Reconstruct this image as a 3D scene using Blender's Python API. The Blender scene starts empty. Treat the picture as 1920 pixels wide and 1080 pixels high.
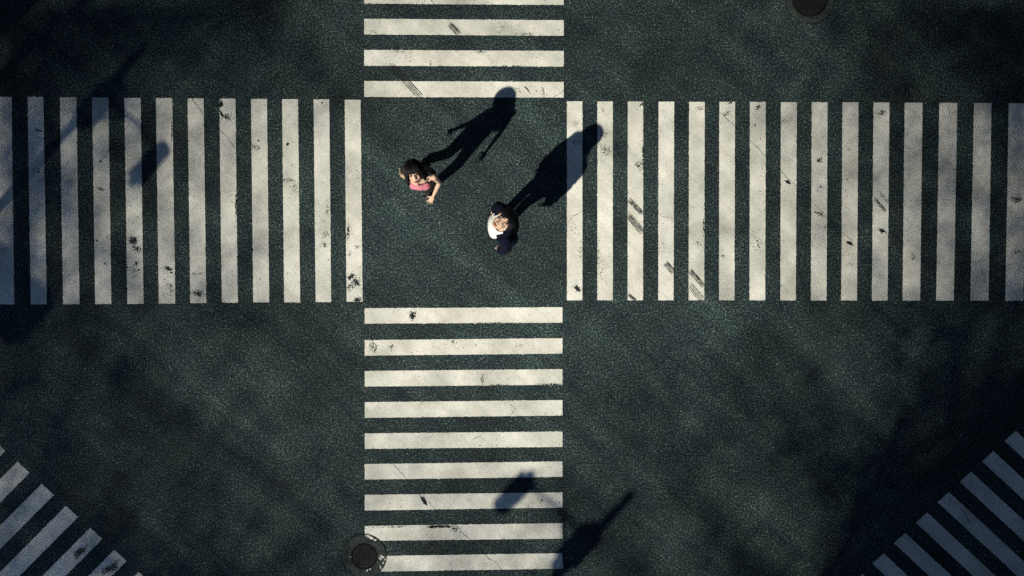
import bpy, bmesh, math, random
import numpy as np
from mathutils import Vector, Matrix, noise as mnoise

random.seed(7)
rng = np.random.default_rng(11)
SC = bpy.context.scene
COL = SC.collection
R = math.radians

# ------------------------------------------------------------------ camera, sky, sun, exposure
S = 140.0                       # photo pixels per metre on the road
CAM_H = 12.0
cam_d = bpy.data.cameras.new('camera')
cam = bpy.data.objects.new('camera', cam_d)
COL.objects.link(cam)
cam.location = (0, 0, CAM_H)
cam.rotation_euler = (0, 0, 0)
cam_d.sensor_width = 36.0
cam_d.lens = 36.0 * CAM_H / (1920 / S)
cam_d.clip_start = 0.1
cam_d.clip_end = 2000
SC.camera = cam

SUN_EL = R(43.8)
AZ = Vector((0.675, 0.738, 0)).normalized()          # way the shadows fall
sun_dir = Vector((AZ.x * math.cos(SUN_EL), AZ.y * math.cos(SUN_EL), -math.sin(SUN_EL)))
w = bpy.data.worlds.new('World')
SC.world = w
w.use_nodes = True
nt = w.node_tree
bg = nt.nodes['Background']
sky = nt.nodes.new('ShaderNodeTexSky')
sky.sky_type = 'NISHITA'
sky.sun_disc = False
sky.sun_elevation = SUN_EL
sky.sun_rotation = math.atan2(-AZ.x, -AZ.y)
sky.air_density = 1.0
sky.dust_density = 0.0
sky.ozone_density = 9.0
nt.links.new(sky.outputs[0], bg.inputs[0])
bg.inputs[1].default_value = 0.082

sun_l = bpy.data.lights.new('sun', 'SUN')
sun_l.energy = 5.0
sun_l.angle = R(0.8)
sun_l.color = (1.0, 0.945, 0.765)
sun_o = bpy.data.objects.new('sun', sun_l)
COL.objects.link(sun_o)
sun_o.rotation_euler = sun_dir.to_track_quat('-Z', 'Y').to_euler()
sun_o.location = (-12, -13, 25)

SC.view_settings.view_transform = 'Standard'
SC.view_settings.look = 'None'
SC.view_settings.exposure = 0.18
SC.view_settings.gamma = 1.0
SC.view_settings.use_curve_mapping = False

COT = 1.0 / math.tan(SUN_EL)


def W(x, y, z=0.0):
    """point on the road seen at photo pixel (x, y)"""
    return Vector(((x - 960) / S, (540 - y) / S, z))


# ------------------------------------------------------------------ helpers
def link(name, me, mats, parent=None):
    o = bpy.data.objects.new(name, me)
    COL.objects.link(o)
    if not isinstance(mats, (list, tuple)):
        mats = [mats]
    if len(me.materials) == 0:
        for m in mats:
            me.materials.append(m)
    if parent is not None:
        o.parent = parent
        o.matrix_parent_inverse = Matrix.Translation(-parent.location)
    return o


def link_bm(name, bm, mats, parent=None, smooth=False):
    me = bpy.data.meshes.new(name)
    bm.to_mesh(me)
    bm.free()
    if smooth:
        for p in me.polygons:
            p.use_smooth = True
    return link(name, me, mats, parent)


def tag(o, label=None, cat=None, group=None, kind=None):
    if label: o['label'] = label
    if cat: o['category'] = cat
    if group: o['group'] = group
    if kind: o['kind'] = kind
    return o


def empty(name, loc, label, cat, group=None):
    o = bpy.data.objects.new(name, None)
    COL.objects.link(o)
    o.location = loc
    o.empty_display_size = 0.3
    return tag(o, label, cat, group)


def box(bm, c, size, rot=None):
    m = Matrix.Translation(Vector(c)) @ (rot.to_4x4() if rot is not None else Matrix.Identity(4)) @ Matrix.Diagonal((size[0], size[1], size[2], 1))
    return bmesh.ops.create_cube(bm, size=1.0, matrix=m)['verts']


def ortho(d):
    d = d.normalized()
    a = Vector((0, 0, 1)) if abs(d.z) < 0.9 else Vector((1, 0, 0))
    x = d.cross(a).normalized()
    return x, d.cross(x).normalized()


def tube(bm, pts, rads, n=10, cap=True):
    pts = [Vector(p) for p in pts]
    rings = []
    x0 = None
    for i, p in enumerate(pts):
        d = (pts[min(i + 1, len(pts) - 1)] - pts[max(i - 1, 0)])
        x, y = ortho(d)
        if x0 is not None:
            dn = d.normalized()
            x = (x0 - dn * x0.dot(dn)).normalized()
            y = dn.cross(x)
        x0 = x
        rings.append([bm.verts.new(p + (x * math.cos(2 * math.pi * k / n) + y * math.sin(2 * math.pi * k / n)) * rads[i]) for k in range(n)])
    for a, b in zip(rings, rings[1:]):
        for k in range(n):
            bm.faces.new((a[k], a[(k + 1) % n], b[(k + 1) % n], b[k]))
    if cap:
        bm.faces.new(list(reversed(rings[0])))
        bm.faces.new(rings[-1])
    return rings


def disc(bm, c, r0, r1, z, n=64, jit=0.0):
    """flat ring (r0 may be 0)"""
    outer = []
    inner = []
    for k in range(n):
        a = 2 * math.pi * k / n
        j = 1 + jit * (random.random() - 0.5)
        outer.append(bm.verts.new((c[0] + r1 * j * math.cos(a), c[1] + r1 * j * math.sin(a), z)))
        if r0 > 0:
            inner.append(bm.verts.new((c[0] + r0 * math.cos(a), c[1] + r0 * math.sin(a), z)))
    if r0 > 0:
        for k in range(n):
            bm.faces.new((inner[k], outer[k], outer[(k + 1) % n], inner[(k + 1) % n]))
    else:
        bm.faces.new(outer)


# ------------------------------------------------------------------ materials
def new_mat(name):
    m = bpy.data.materials.new(name)
    m.use_nodes = True
    t = m.node_tree
    return m, t, t.nodes['Principled BSDF']


def N(t, typ, **kw):
    n = t.nodes.new(typ)
    for k, v in kw.items():
        if k in n.inputs:
            n.inputs[k].default_value = v
        else:
            setattr(n, k, v)
    return n


def ramp(t, src, stops):
    r = t.nodes.new('ShaderNodeValToRGB')
    e = r.color_ramp.elements
    while len(e) < len(stops):
        e.new(0.5)
    for el, (p, c) in zip(e, stops):
        el.position = p
        el.color = (c, c, c, 1) if isinstance(c, (int, float)) else (*c, 1)
    t.links.new(src, r.inputs[0])
    return r


def mix(t, fac, a, b, typ='MIX'):
    n = t.nodes.new('ShaderNodeMix')
    n.data_type = 'RGBA'
    n.blend_type = typ
    for sock, v in ((n.inputs[0], fac), (n.inputs[6], a), (n.inputs[7], b)):
        if hasattr(v, 'is_linked'):
            t.links.new(v, sock)
        else:
            sock.default_value = v if isinstance(v, (int, float)) else (*v, 1)
    return n.outputs[2]


def pos(t):
    return t.nodes.new('ShaderNodeNewGeometry').outputs['Position']


def noise_n(t, scale, detail=2.0, rough=0.5, vec=None, off=None):
    n = N(t, 'ShaderNodeTexNoise', Scale=scale, Detail=detail, Roughness=rough)
    v = vec if vec is not None else pos(t)
    if off:
        mp = N(t, 'ShaderNodeMapping')
        mp.inputs['Location'].default_value = off
        t.links.new(v, mp.inputs[0])
        v = mp.outputs[0]
    t.links.new(v, n.inputs['Vector'])
    return n


def asphalt_mat(name, gain=1.0, speck=1.0, tint=(1, 1, 1)):
    m, t, b = new_mat(name)
    fine = noise_n(t, 47, 2.5, 0.8)
    r1 = ramp(t, fine.outputs['Fac'], [(0.38, (0.004 * gain * tint[0], 0.0065 * gain * tint[1], 0.008 * gain * tint[2])),
                                        (0.52, (0.0168 * gain * tint[0], 0.0330 * gain * tint[1], 0.0370 * gain * tint[2])),
                                        (0.66, (0.126 * gain * tint[0], 0.174 * gain * tint[1], 0.182 * gain * tint[2]))])
    # single pale stones in the mix
    vor = N(t, 'ShaderNodeTexVoronoi', Scale=38.0)
    t.links.new(pos(t), vor.inputs['Vector'])
    bright = ramp(t, vor.outputs['Color'], [(0.70, 0.0), (0.90, 1.0)])
    near = ramp(t, vor.outputs['Distance'], [(0.22, 1.0), (0.36, 0.0)])
    mu = N(t, 'ShaderNodeMath', operation='MULTIPLY')
    t.links.new(bright.outputs[0], mu.inputs[0]); t.links.new(near.outputs[0], mu.inputs[1])
    mu2 = N(t, 'ShaderNodeMath', operation='MULTIPLY')
    t.links.new(mu.outputs[0], mu2.inputs[0]); mu2.inputs[1].default_value = 0.8 * speck
    c = mix(t, mu2.outputs[0], r1.outputs[0], (0.26, 0.285, 0.28))
    # big worn and oily areas
    big = noise_n(t, 0.55, 4, 0.6)
    rb = ramp(t, big.outputs['Fac'], [(0.35, 0.62), (0.65, 1.18)])
    c = mix(t, 1.0, c, rb.outputs[0], 'MULTIPLY')
    mid = noise_n(t, 3.2, 3, 0.6, off=(5, 3, 0))
    rm = ramp(t, mid.outputs['Fac'], [(0.3, (0.78, 0.82, 0.9)), (0.7, (1.15, 1.13, 1.05))])
    c = mix(t, 1.0, c, rm.outputs[0], 'MULTIPLY')
    mp = N(t, 'ShaderNodeMapping')
    mp.vector_type = 'TEXTURE'
    mp.inputs['Rotation'].default_value = (0, 0, R(-41))
    mp.inputs['Scale'].default_value = (4.5, 0.42, 1.0)
    t.links.new(pos(t), mp.inputs[0])
    st = noise_n(t, 1.5, 4, 0.65, vec=mp.outputs[0])
    rs = ramp(t, st.outputs['Fac'], [(0.34, (0.66, 0.69, 0.76)), (0.5, (0.98, 1, 1)), (0.66, (1.34, 1.34, 1.24))])
    c = mix(t, 1.0, c, rs.outputs[0], 'MULTIPLY')
    # tar darker along the crossing sides where it was laid fresh
    t.links.new(c, b.inputs['Base Color'])
    b.inputs['Roughness'].default_value = 0.85
    b.inputs['Specular IOR Level'].default_value = 0.25
    bp = N(t, 'ShaderNodeBump', Strength=0.8, Distance=0.012)
    t.links.new(fine.outputs['Fac'], bp.inputs['Height'])
    t.links.new(bp.outputs[0], b.inputs['Normal'])
    return m


def paint_mat():
    m, t, b = new_mat('road_paint')
    base = (0.80, 0.79, 0.75)
    d1 = noise_n(t, 1.7, 4, 0.6)
    r1 = ramp(t, d1.outputs['Fac'], [(0.35, (0.72, 0.72, 0.70)), (0.62, (1, 1, 1))])
    c = mix(t, 1.0, base, r1.outputs[0], 'MULTIPLY')
    # faint grey rubbing that runs along the traffic, slantwise
    mp = N(t, 'ShaderNodeMapping')
    mp.vector_type = 'TEXTURE'
    mp.inputs['Rotation'].default_value = (0, 0, R(-43))
    mp.inputs['Scale'].default_value = (1.6, 0.16, 1.0)
    t.links.new(pos(t), mp.inputs[0])
    d2 = noise_n(t, 1.3, 4, 0.65, vec=mp.outputs[0])
    r2 = ramp(t, d2.outputs['Fac'], [(0.30, (0.82, 0.83, 0.82)), (0.52, (1, 1, 1))])
    c = mix(t, 0.8, c, r2.outputs[0], 'MULTIPLY')
    fine = noise_n(t, 55, 2, 0.6)
    r3 = ramp(t, fine.outputs['Fac'], [(0.28, (0.76, 0.77, 0.78)), (0.55, (1, 1, 1))])
    c = mix(t, 1.0, c, r3.outputs[0], 'MULTIPLY')
    # pinholes down to the tar
    pin = noise_n(t, 34, 3, 0.7, off=(9, 2, 0))
    clump = noise_n(t, 2.6, 3, 0.6, off=(1, 7, 0))
    ad = N(t, 'ShaderNodeMath', operation='ADD')
    t.links.new(pin.outputs['Fac'], ad.inputs[0]); t.links.new(clump.outputs['Fac'], ad.inputs[1])
    rp = ramp(t, ad.outputs[0], [(0.0, 0.0), (0.93, 0.0), (0.96, 1.0)])
    ad2 = N(t, 'ShaderNodeMath', operation='MULTIPLY')
    t.links.new(ad.outputs[0], ad2.inputs[0]); ad2.inputs[1].default_value = 0.70
    t.links.new(ad2.outputs[0], rp.inputs[0])
    c = mix(t, rp.outputs[0], c, (0.10, 0.11, 0.105))
    t.links.new(c, b.inputs['Base Color'])
    b.inputs['Roughness'].default_value = 0.75
    b.inputs['Specular IOR Level'].default_value = 0.3
    bp = N(t, 'ShaderNodeBump', Strength=0.25, Distance=0.004)
    t.links.new(fine.outputs['Fac'], bp.inputs['Height'])
    t.links.new(bp.outputs[0], b.inputs['Normal'])
    return m


def plain(name, col, rough=0.7, var=0.12, scale=30, spec=0.3, bump=0.0, metal=0.0):
    m, t, b = new_mat(name)
    n = noise_n(t, scale, 3, 0.6)
    lo = tuple(max(0, x * (1 - var)) for x in col)
    hi = tuple(min(1, x * (1 + var)) for x in col)
    r = ramp(t, n.outputs['Fac'], [(0.3, lo), (0.7, hi)])
    t.links.new(r.outputs[0], b.inputs['Base Color'])
    b.inputs['Roughness'].default_value = rough
    b.inputs['Specular IOR Level'].default_value = spec
    b.inputs['Metallic'].default_value = metal
    if bump:
        bp = N(t, 'ShaderNodeBump', Strength=bump, Distance=0.01)
        t.links.new(n.outputs['Fac'], bp.inputs['Height'])
        t.links.new(bp.outputs[0], b.inputs['Normal'])
    return m


def skid_mat():
    m, t, b = new_mat('tyre_rubber_mark')
    b.inputs['Base Color'].default_value = (0.012, 0.014, 0.015, 1)
    b.inputs['Roughness'].default_value = 0.7
    n = noise_n(t, 26, 3, 0.7)
    r = ramp(t, n.outputs['Fac'], [(0.34, 0.25), (0.56, 0.95)])
    t.links.new(r.outputs[0], b.inputs['Alpha'])
    return m


def lid_mat():
    m, t, b = new_mat('cast_iron')
    br = N(t, 'ShaderNodeTexBrick', Scale=1.0)
    br.offset = 0.0
    br.inputs['Color1'].default_value = (0.045, 0.044, 0.050, 1)
    br.inputs['Color2'].default_value = (0.028, 0.028, 0.033, 1)
    br.inputs['Mortar'].default_value = (0.002, 0.002, 0.003, 1)
    br.inputs['Mortar Size'].default_value = 0.004
    br.inputs['Brick Width'].default_value = 0.024
    br.inputs['Row Height'].default_value = 0.024
    t.links.new(pos(t), br.inputs['Vector'])
    t.links.new(br.outputs['Color'], b.inputs['Base Color'])
    b.inputs['Roughness'].default_value = 0.6
    b.inputs['Specular IOR Level'].default_value = 0.2
    bp = N(t, 'ShaderNodeBump', Strength=0.6, Distance=0.006)
    inv = N(t, 'ShaderNodeMath', operation='SUBTRACT')
    inv.inputs[0].default_value = 1.0
    t.links.new(br.outputs['Fac'], inv.inputs[1])
    t.links.new(inv.outputs[0], bp.inputs['Height'])
    t.links.new(bp.outputs[0], b.inputs['Normal'])
    return m


M_ROAD = asphalt_mat('asphalt')
M_TAR = asphalt_mat('bare_tar', gain=0.55, speck=0.4)
M_COLLAR = plain('collar_mortar', (0.032, 0.045, 0.042), 0.9, 0.5, 22, bump=0.4)
M_PAINT = paint_mat()
M_CRACK = plain('crack_gap', (0.011, 0.014, 0.015), 0.95)
M_BROWN = plain('brown_stain', (0.085, 0.068, 0.048), 0.9, 0.5, 60)
M_GREYST = plain('grey_stain', (0.22, 0.25, 0.27), 0.9, 0.3, 60)
M_SKID = skid_mat()
M_LID = lid_mat()
M_SEAM = plain('lid_seam', (0.003, 0.003, 0.004), 0.9)
M_PAVE = plain('pavement_concrete', (0.13, 0.13, 0.125), 0.9, 0.25, 9, bump=0.2)
M_KERB = plain('kerb_stone', (0.32, 0.31, 0.29), 0.85, 0.2, 14)
M_SKIN = plain('skin', (0.58, 0.385, 0.29), 0.6, 0.10, 28, spec=0.25, bump=0.15)
M_LIP = plain('lips', (0.34, 0.09, 0.085), 0.4, 0.1, 80)
M_LIPM = plain('lips_pale', (0.22, 0.085, 0.07), 0.5, 0.1, 80)
M_HAIR = plain('black_hair', (0.004, 0.004, 0.006), 0.5, 0.4, 90, spec=0.22)
M_EYE = plain('eye_white', (0.36, 0.34, 0.32), 0.2, 0.03, 10, spec=0.5)
M_IRIS = plain('iris', (0.01, 0.007, 0.005), 0.15, 0.1, 10, spec=0.6)
M_PINK = plain('pink_ribbed_cotton', (0.56, 0.19, 0.245), 0.85, 0.18, 110, bump=0.2)
M_BLACKCLOTH = plain('black_cloth', (0.008, 0.008, 0.010), 0.85, 0.35, 60, bump=0.2)
M_NAVY = plain('navy_cloth', (0.0028, 0.0045, 0.0145), 0.9, 0.6, 22, spec=0.12, bump=1.0)
M_WHITECLOTH = plain('white_jersey', (0.74, 0.75, 0.74), 0.85, 0.05, 25, bump=0.2)
M_SHOE = plain('black_leather', (0.008, 0.008, 0.010), 0.5, 0.3, 40, spec=0.25)
M_SOLE = plain('rubber_sole', (0.02, 0.02, 0.02), 0.8)
M_METAL = plain('painted_steel', (0.24, 0.25, 0.26), 0.45, 0.1, 6, spec=0.5)
M_SIGNAL = plain('signal_housing', (0.05, 0.055, 0.06), 0.5, 0.1, 6)
M_RED = plain('red_lens', (0.25, 0.02, 0.015), 0.25, 0.1, 10, spec=0.5)
M_GREEN = plain('green_lens', (0.01, 0.10, 0.07), 0.25, 0.1, 10, spec=0.5)
M_BOARD = plain('sign_blue', (0.02, 0.07, 0.24), 0.45, 0.06, 6, spec=0.5)
M_BARK = plain('bark', (0.11, 0.085, 0.065), 0.9, 0.4, 18, bump=0.8)
M_LEAF = plain('leaf', (0.045, 0.085, 0.028), 0.6, 0.5, 2.2)
M_WALL = plain('facade_tile', (0.045, 0.055, 0.065), 0.7, 0.12, 3.0, bump=0.1)
M_GLASS = plain('window_glass', (0.03, 0.045, 0.055), 0.08, 0.2, 1.0, spec=0.8)
M_FRAME = plain('window_frame', (0.10, 0.10, 0.11), 0.5)
M_ROOF = plain('roof_slab', (0.2, 0.2, 0.19), 0.9, 0.2, 4)

_t = M_LEAF.node_tree
_tr = N(_t, 'ShaderNodeBsdfTranslucent')
_tr.inputs[0].default_value = (0.20, 0.25, 0.04, 1)
_mx = N(_t, 'ShaderNodeMixShader')
_mx.inputs[0].default_value = 0.30
_b = _t.nodes['Principled BSDF']
_t.links.new(_b.outputs[0], _mx.inputs[1]); _t.links.new(_tr.outputs[0], _mx.inputs[2])
_t.links.new(_mx.outputs[0], _t.nodes['Material Output'].inputs[0])

# ------------------------------------------------------------------ ground, pavement
bm = bmesh.new()
G = 400
n = 8
bmesh.ops.create_grid(bm, x_segments=n, y_segments=n, size=G)
road = tag(link_bm('road', bm, M_ROAD), kind='structure')


def slab(name, poly, z0, z1, mat, kind='structure'):
    bm = bmesh.new()
    vs = [bm.verts.new((x, y, z1)) for x, y in poly]
    f = bm.faces.new(vs)
    r = bmesh.ops.extrude_face_region(bm, geom=[f])
    for v in r['geom']:
        if isinstance(v, bmesh.types.BMVert):
            v.co.z = z0
    bmesh.ops.recalc_face_normals(bm, faces=bm.faces)
    return tag(link_bm(name, bm, mat), kind=kind)


# street corner to the south west and along the south side, a step of 0.12 m
slab('pavement', [(-60, -2.5 + 4.5), (-8.35, 2.0), (-8.35, -5.0), (-7.2, -6.2), (40, -6.2), (40, -60), (-60, -60)], -0.05, 0.12, M_PAVE)
slab('pavement', [(-9.9, 7.4), (40, 7.4), (40, 60), (-60, 60), (-60, 3.8), (-9.9, 3.8)], -0.05, 0.12, M_PAVE)
slab('pavement', [(9.6, -3.6), (40, -3.6), (40, 7.39), (9.6, 7.39)], -0.05, 0.12, M_PAVE)
kerb_pts = [(-60, 2.0), (-8.35, 2.0), (-8.35, -5.0), (-7.2, -6.2), (40, -6.2)]
bm = bmesh.new()
for a, b in zip(kerb_pts, kerb_pts[1:]):
    a = Vector((*a, 0)); b = Vector((*b, 0))
    d = (b - a).normalized(); nn = Vector((-d.y, d.x, 0))
    L = (b - a).length
    k = max(1, int(L / 0.6))
    for i in range(k):
        c = a + d * (L * (i + 0.5) / k) + nn * 0.075
        rot = Matrix(((d.x, nn.x, 0), (d.y, nn.y, 0), (0, 0, 1)))
        box(bm, (c.x, c.y, 0.045), (L / k - 0.008, 0.146, 0.156), rot)
tag(link_bm('kerb', bm, M_KERB), kind='structure')

# ------------------------------------------------------------------ zebra crossings
PZ = 0.004


def edge_line(a, b, n, amp):
    """points from a to b (b left out) with a slightly ragged edge"""
    out = []
    d = b - a
    nn = Vector((-d.y, d.x, 0)).normalized()
    for i in range(n):
        t = i / n
        j = 0 if i == 0 else amp * (random.gauss(0, 1)) * (2.6 if random.random() < 0.05 else 1)
        out.append(a + d * t + nn * j)
    return out


def stripe_mesh(corners, amp=0.0015):
    pts = []
    q = [W(*c) for c in corners]
    for a, b in zip(q, q[1:] + q[:1]):
        pts += edge_line(a, b, max(3, int((b - a).length / 0.022)), amp)
    bm = bmesh.new()
    f = bm.faces.new([bm.verts.new((p.x, p.y, PZ)) for p in pts])
    bmesh.ops.triangulate(bm, faces=[f])
    bmesh.ops.recalc_face_normals(bm, faces=bm.faces)
    for f in bm.faces:
        if f.normal.z < 0:
            f.normal_flip()
    return bm


STRIPES = []          # (pixel polygon, object)


def crossing(label, quads, base):
    root = empty('zebra_crossing', W(*base), label, 'zebra crossing', 'white zebra crossings painted on the junction')
    for q in quads:
        o = link_bm('stripe', stripe_mesh(q), M_PAINT, root)
        STRIPES.append((q, o))
    return root


def hq(x0, x1, yl0, yl1, yr0, yr1):
    return [(x0, yl1), (x1, yr1), (x1, yr0), (x0, yl0)]


def vq(xt0, xt1, yt, xb0, xb1, yb):
    return [(xb0, yb), (xb1, yb), (xt1, yt), (xt0, yt)]


top = [hq(683, 1057, y0, y1, y2, y3) for y0, y1, y2, y3 in
       [(-80, -51, -77, -48), (-22, 7, -20, 9.5), (35.3, 64.8, 38, 67.3), (93.7, 123.3, 95.5, 125), (152, 181.8, 153.5, 183)]]
bot = [hq(684, 1054.6, y0, y1, y2, y3) for y0, y1, y2, y3 in
       [(577.8, 606.8, 576, 605), (637.6, 666.7, 634, 663), (695.4, 724.7, 692, 721.5), (754, 783.4, 750, 779), (812.4, 841.5, 809, 838),
        (870, 899, 865, 894), (927.7, 957, 923, 951.7), (986, 1014, 980.7, 1009.7), (1042.7, 1072, 1037, 1066), (1100, 1129, 1094, 1123), (1158, 1187, 1152, 1181)]]
left = [vq(*a) for a in
        [(-67, -37, 181, -62, -32, 571), (-7, 22, 181.6, -3, 27, 570.8), (52, 81.6, 181.6, 58, 88, 570.7), (112.5, 143.4, 182.3, 118.5, 149.4, 570.4),
         (173, 203.5, 183, 178.7, 209, 570.2), (233.4, 263.8, 183.6, 239, 269.4, 569.8), (292.5, 323, 184, 298, 329, 569), (352, 382, 184.6, 357, 387, 568.4),
         (411.6, 441.6, 185, 416, 446, 567.5), (470.7, 500.7, 185.6, 475, 505, 567), (529, 558.8, 186, 533, 563, 567), (588, 617.5, 186.3, 592, 621, 566.3),
         (646.3, 676, 187, 650, 680, 565.7)]]
right = [vq(*a) for a in
         [(1063, 1092, 190, 1063, 1092, 563), (1120, 1149, 190.2, 1120, 1149, 563), (1177, 1206, 190.4, 1176.6, 1205.7, 563), (1234.7, 1264, 190.7, 1234, 1263, 563),
          (1292, 1321.3, 191, 1291, 1320.4, 563), (1348.6, 1378, 191, 1348, 1377, 563), (1406, 1435.7, 191.2, 1405, 1434.7, 563.2), (1464, 1494, 191.5, 1463, 1492, 563.2),
          (1522, 1551.5, 191.6, 1520, 1549.6, 563.4), (1579.5, 1609.5, 192, 1577, 1606.5, 563.4), (1637.6, 1667.6, 192.2, 1634.6, 1664, 563.5),
          (1696, 1729.5, 192.6, 1692, 1725, 563.7), (1761, 1794.7, 193, 1755, 1788, 563.7), (1826, 1859, 193.3, 1819, 1853, 563.8), (1891, 1925, 193.6, 1884.7, 1918.5, 564),
          (1957, 1990, 194, 1950, 1984, 564)]]
ll = []
for k in range(-1, 9):
    tx, ty = 33 + 45.4 * (k - 1), 865.6 + 41.3 * (k - 1)
    rx, ry = tx + 22.9, ty + 20.7
    dx, dy = -262, 264
    ll.append([(tx + dx, ty + dy), (rx + dx, ry + dy), (rx, ry), (tx, ty)])
lr = []
for k in range(-2, 9):
    lx, ly = 1883.3 - 42.5 * (k - 1) * (1 - 0.004 * k), 826.7 + 38.3 * (k - 1)
    tx, ty = lx + 21.3, ly - 19
    dx, dy = 270, 250
    lr.append([(lx, ly), (lx + dx, ly + dy), (tx + dx, ty + dy), (tx, ty)])

crossing("white zebra crossing with black skid streaks on its last bar by the walking woman's shadow", top, (870, 30))
crossing('white zebra crossing whose lowest bars are cut by a round manhole collar', bot, (870, 820))
crossing("white zebra crossing of upright bars darkened by a pole's slanting shadow", left, (340, 376))
crossing("long white zebra crossing whose first upright bar carries the man's blue shadow", right, (1480, 376))
crossing('slanting grey-white zebra crossing with two brown stains on its bars', ll, (60, 1000))
crossing('slanting zebra crossing lying in deep bluish shade in the dark corner', lr, (1800, 1000))


def inside(q, x, y):
    s = None
    for (x0, y0), (x1, y1) in zip(q, q[1:] + q[:1]):
        c = (x1 - x0) * (y - y0) - (y1 - y0) * (x - x0)
        if s is None:
            s = c > 0
        elif (c > 0) != s:
            return False
    return True


def blob(bm, x, y, r, z, el=1.0, ang=0.0, k=None):
    k = k or random.choice((5, 6, 7))
    vs = []
    a0 = random.random() * 6.28
    ca, sa = math.cos(ang), math.sin(ang)
    for i in range(k):
        a = a0 + 6.283 * i / k
        rr = r * random.uniform(0.55, 1.25)
        u, v = rr * math.cos(a) * el, rr * math.sin(a)
        p = W(x + u * ca - v * sa, y + u * sa + v * ca, z)
        vs.append(bm.verts.new(p))
    f = bm.faces.new(vs)
    bmesh.ops.triangulate(bm, faces=[f])


# chipped and worn places: x, y, spread x, spread y, count, speck radius, slant in degrees
WEAR = [
    (1079, 232, 5, 4, 26, .9, 0), (1080, 266, 7, 5, 34, 1.0, 20), (1130, 205, 2, 3, 8, 1.0, 0), (1131, 252, 6, 6, 40, 1.0, 0), (1134, 282, 7, 6, 40, 1.0, 15),
    (1203, 195, 3, 4, 22, 1.2, 0), (1197, 310, 5, 6, 40, 1.1, 0), (1205, 290, 1, 26, 34, 1.1, 0), (1312, 203, 5, 3, 28, .9, 0), (1362, 213, 5, 3, 34, 1.0, -20),
    (1369, 193, 3, 1, 10, 1.1, 0), (1421, 202, 5, 3, 34, 1.1, -30), (1414, 234, 3, 2, 10, 1.0, 0), (1430, 315, 3, 8, 18, .9, 0), (1421, 460, 8, 11, 34, 1.2, 0),
    (1082, 541, 5, 3, 55, 1.5, 38), (1240, 465, 7, 7, 24, .8, 0), (1308, 457, 6, 3, 22, .9, 0), (1319, 425, 1, 12, 18, 1.1, 0), (1355, 480, 5, 2, 12, .9, 0),
    (1122, 480, 2, 20, 20, .9, 0), (1126, 510, 4, 9, 18, 1.0, 0), (1088, 475, 2, 10, 18, .8, 0), (1078, 432, 8, 10, 14, .8, 0), (1472, 225, 4, 4, 18, .9, 0),
    (1538, 300, 4, 3, 18, 1.2, -40), (1537, 350, 3, 5, 18, 1.0, -30), (1536, 401, 7, 2.4, 40, 1.1, 25), (1546, 428, 2, 3, 10, .9, 0), (1590, 280, 4, 4, 14, .8, 0),
    (1653, 212, 6, 3.6, 42, 1.2, -35), (1654, 433, 5, 2.4, 34, 1.3, 20), (1592, 496, 6, 2, 14, .7, 0), (1905, 374, 8, 4, 70, 1.4, 0), (1906, 250, 7, 12, 26, 1.0, 0),
    (1907, 472, 5, 1, 12, .9, 0), (1712, 485, 4, 4, 10, .8, 0), (1780, 300, 1, 20, 14, .7, 0),
    (425, 220, 8, 4, 60, 1.3, 22), (414, 197, 2, 6, 30, 1.5, 0), (443, 385, 1, 15, 50, 1.3, 0), (436, 372, 5, 10, 14, .7, 0), (480, 276, 7, 4, 40, 1.0, 25),
    (543, 338, 10, 3, 46, .8, 8), (553, 352, 5, 8, 30, .8, 0), (611, 440, 5, 4, 34, .8, 0), (608, 460, 5, 4, 38, .9, -10), (614, 395, 3, 9, 20, .8, 0),
    (653, 435, 2, 11, 50, 1.1, 0), (658, 519, 5, 3, 60, 1.4, -20), (667, 530, 5, 4, 60, 1.4, 20), (656, 538, 5, 5, 44, 1.0, 0), (671, 562, 4, 3, 50, 1.3, 0),
    (654, 475, 3, 5, 16, .8, 0), (669, 463, 4, 3, 14, .8, 0), (369, 513, 8, 2, 26, .9, 0), (371, 551, 9, 5, 80, 1.1, 10), (318, 540, 7, 12, 20, 1.0, 0),
    (322, 247, 1, 13, 26, 1.2, 0), (250, 451, 5, 5, 100, 1.2, 0), (257, 467, 7, 4, 54, 1.1, 20), (250, 500, 8, 12, 22, 1.0, 0), (190, 355, 6, 2, 26, 1.0, 15),
    (188, 303, 2, 1.5, 12, 1.1, 0), (72, 245, 5, 2, 26, 1.0, 10), (70, 320, 7, 4, 30, .9, 20), (203, 445, 3, 5, 14, .8, 0), (315, 503, 5, 3, 24, 1.2, 0),
    (938, 52, 6, 7, 26, .9, 0), (990, 64, 14, 2, 30, 1.0, 0), (745, 96, 18, 3, 30, .9, 0), (768, 110, 9, 9, 16, .9, 0), (900, 97, 10, 2, 26, 1.0, 0), (955, 124, 30, 1, 20, 1.0, 0),
    (970, 172, 7, 6, 40, .8, 0), (1018, 172, 2, 6, 26, 1.0, 0), (700, 60, 5, 3, 14, .8, 0), (1000, 105, 8, 6, 10, .8, 0), (800, 4, 30, 4, 16, .7, 0), (900, 6, 40, 3, 20, .8, 0),
    (774, 592, 4, 7, 70, 1.2, 0), (700, 650, 5, 7, 60, 1.1, 0), (735, 650, 4, 5, 22, .9, 0), (850, 642, 6, 4, 20, .9, 0), (904, 712, 2, 6, 20, 1.0, 0),
    (1035, 721, 18, 1, 70, 1.2, 0), (935, 722, 10, 1, 25, 1.1, 0), (960, 756, 6, 6, 26, .8, 0), (982, 650, 6, 6, 14, .8, 0), (1015, 940, 4, 6, 20, .9, 0),
    (920, 605, 30, 1, 30, 1.0, 0), (830, 987, 14, 1.3, 110, 1.3, 0), (740, 988, 25, 1, 30, 1.0, 0), (854, 992, 6, 5, 46, 1.0, 40), (688, 1000, 6, 10, 10, 1, 0),
]
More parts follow.
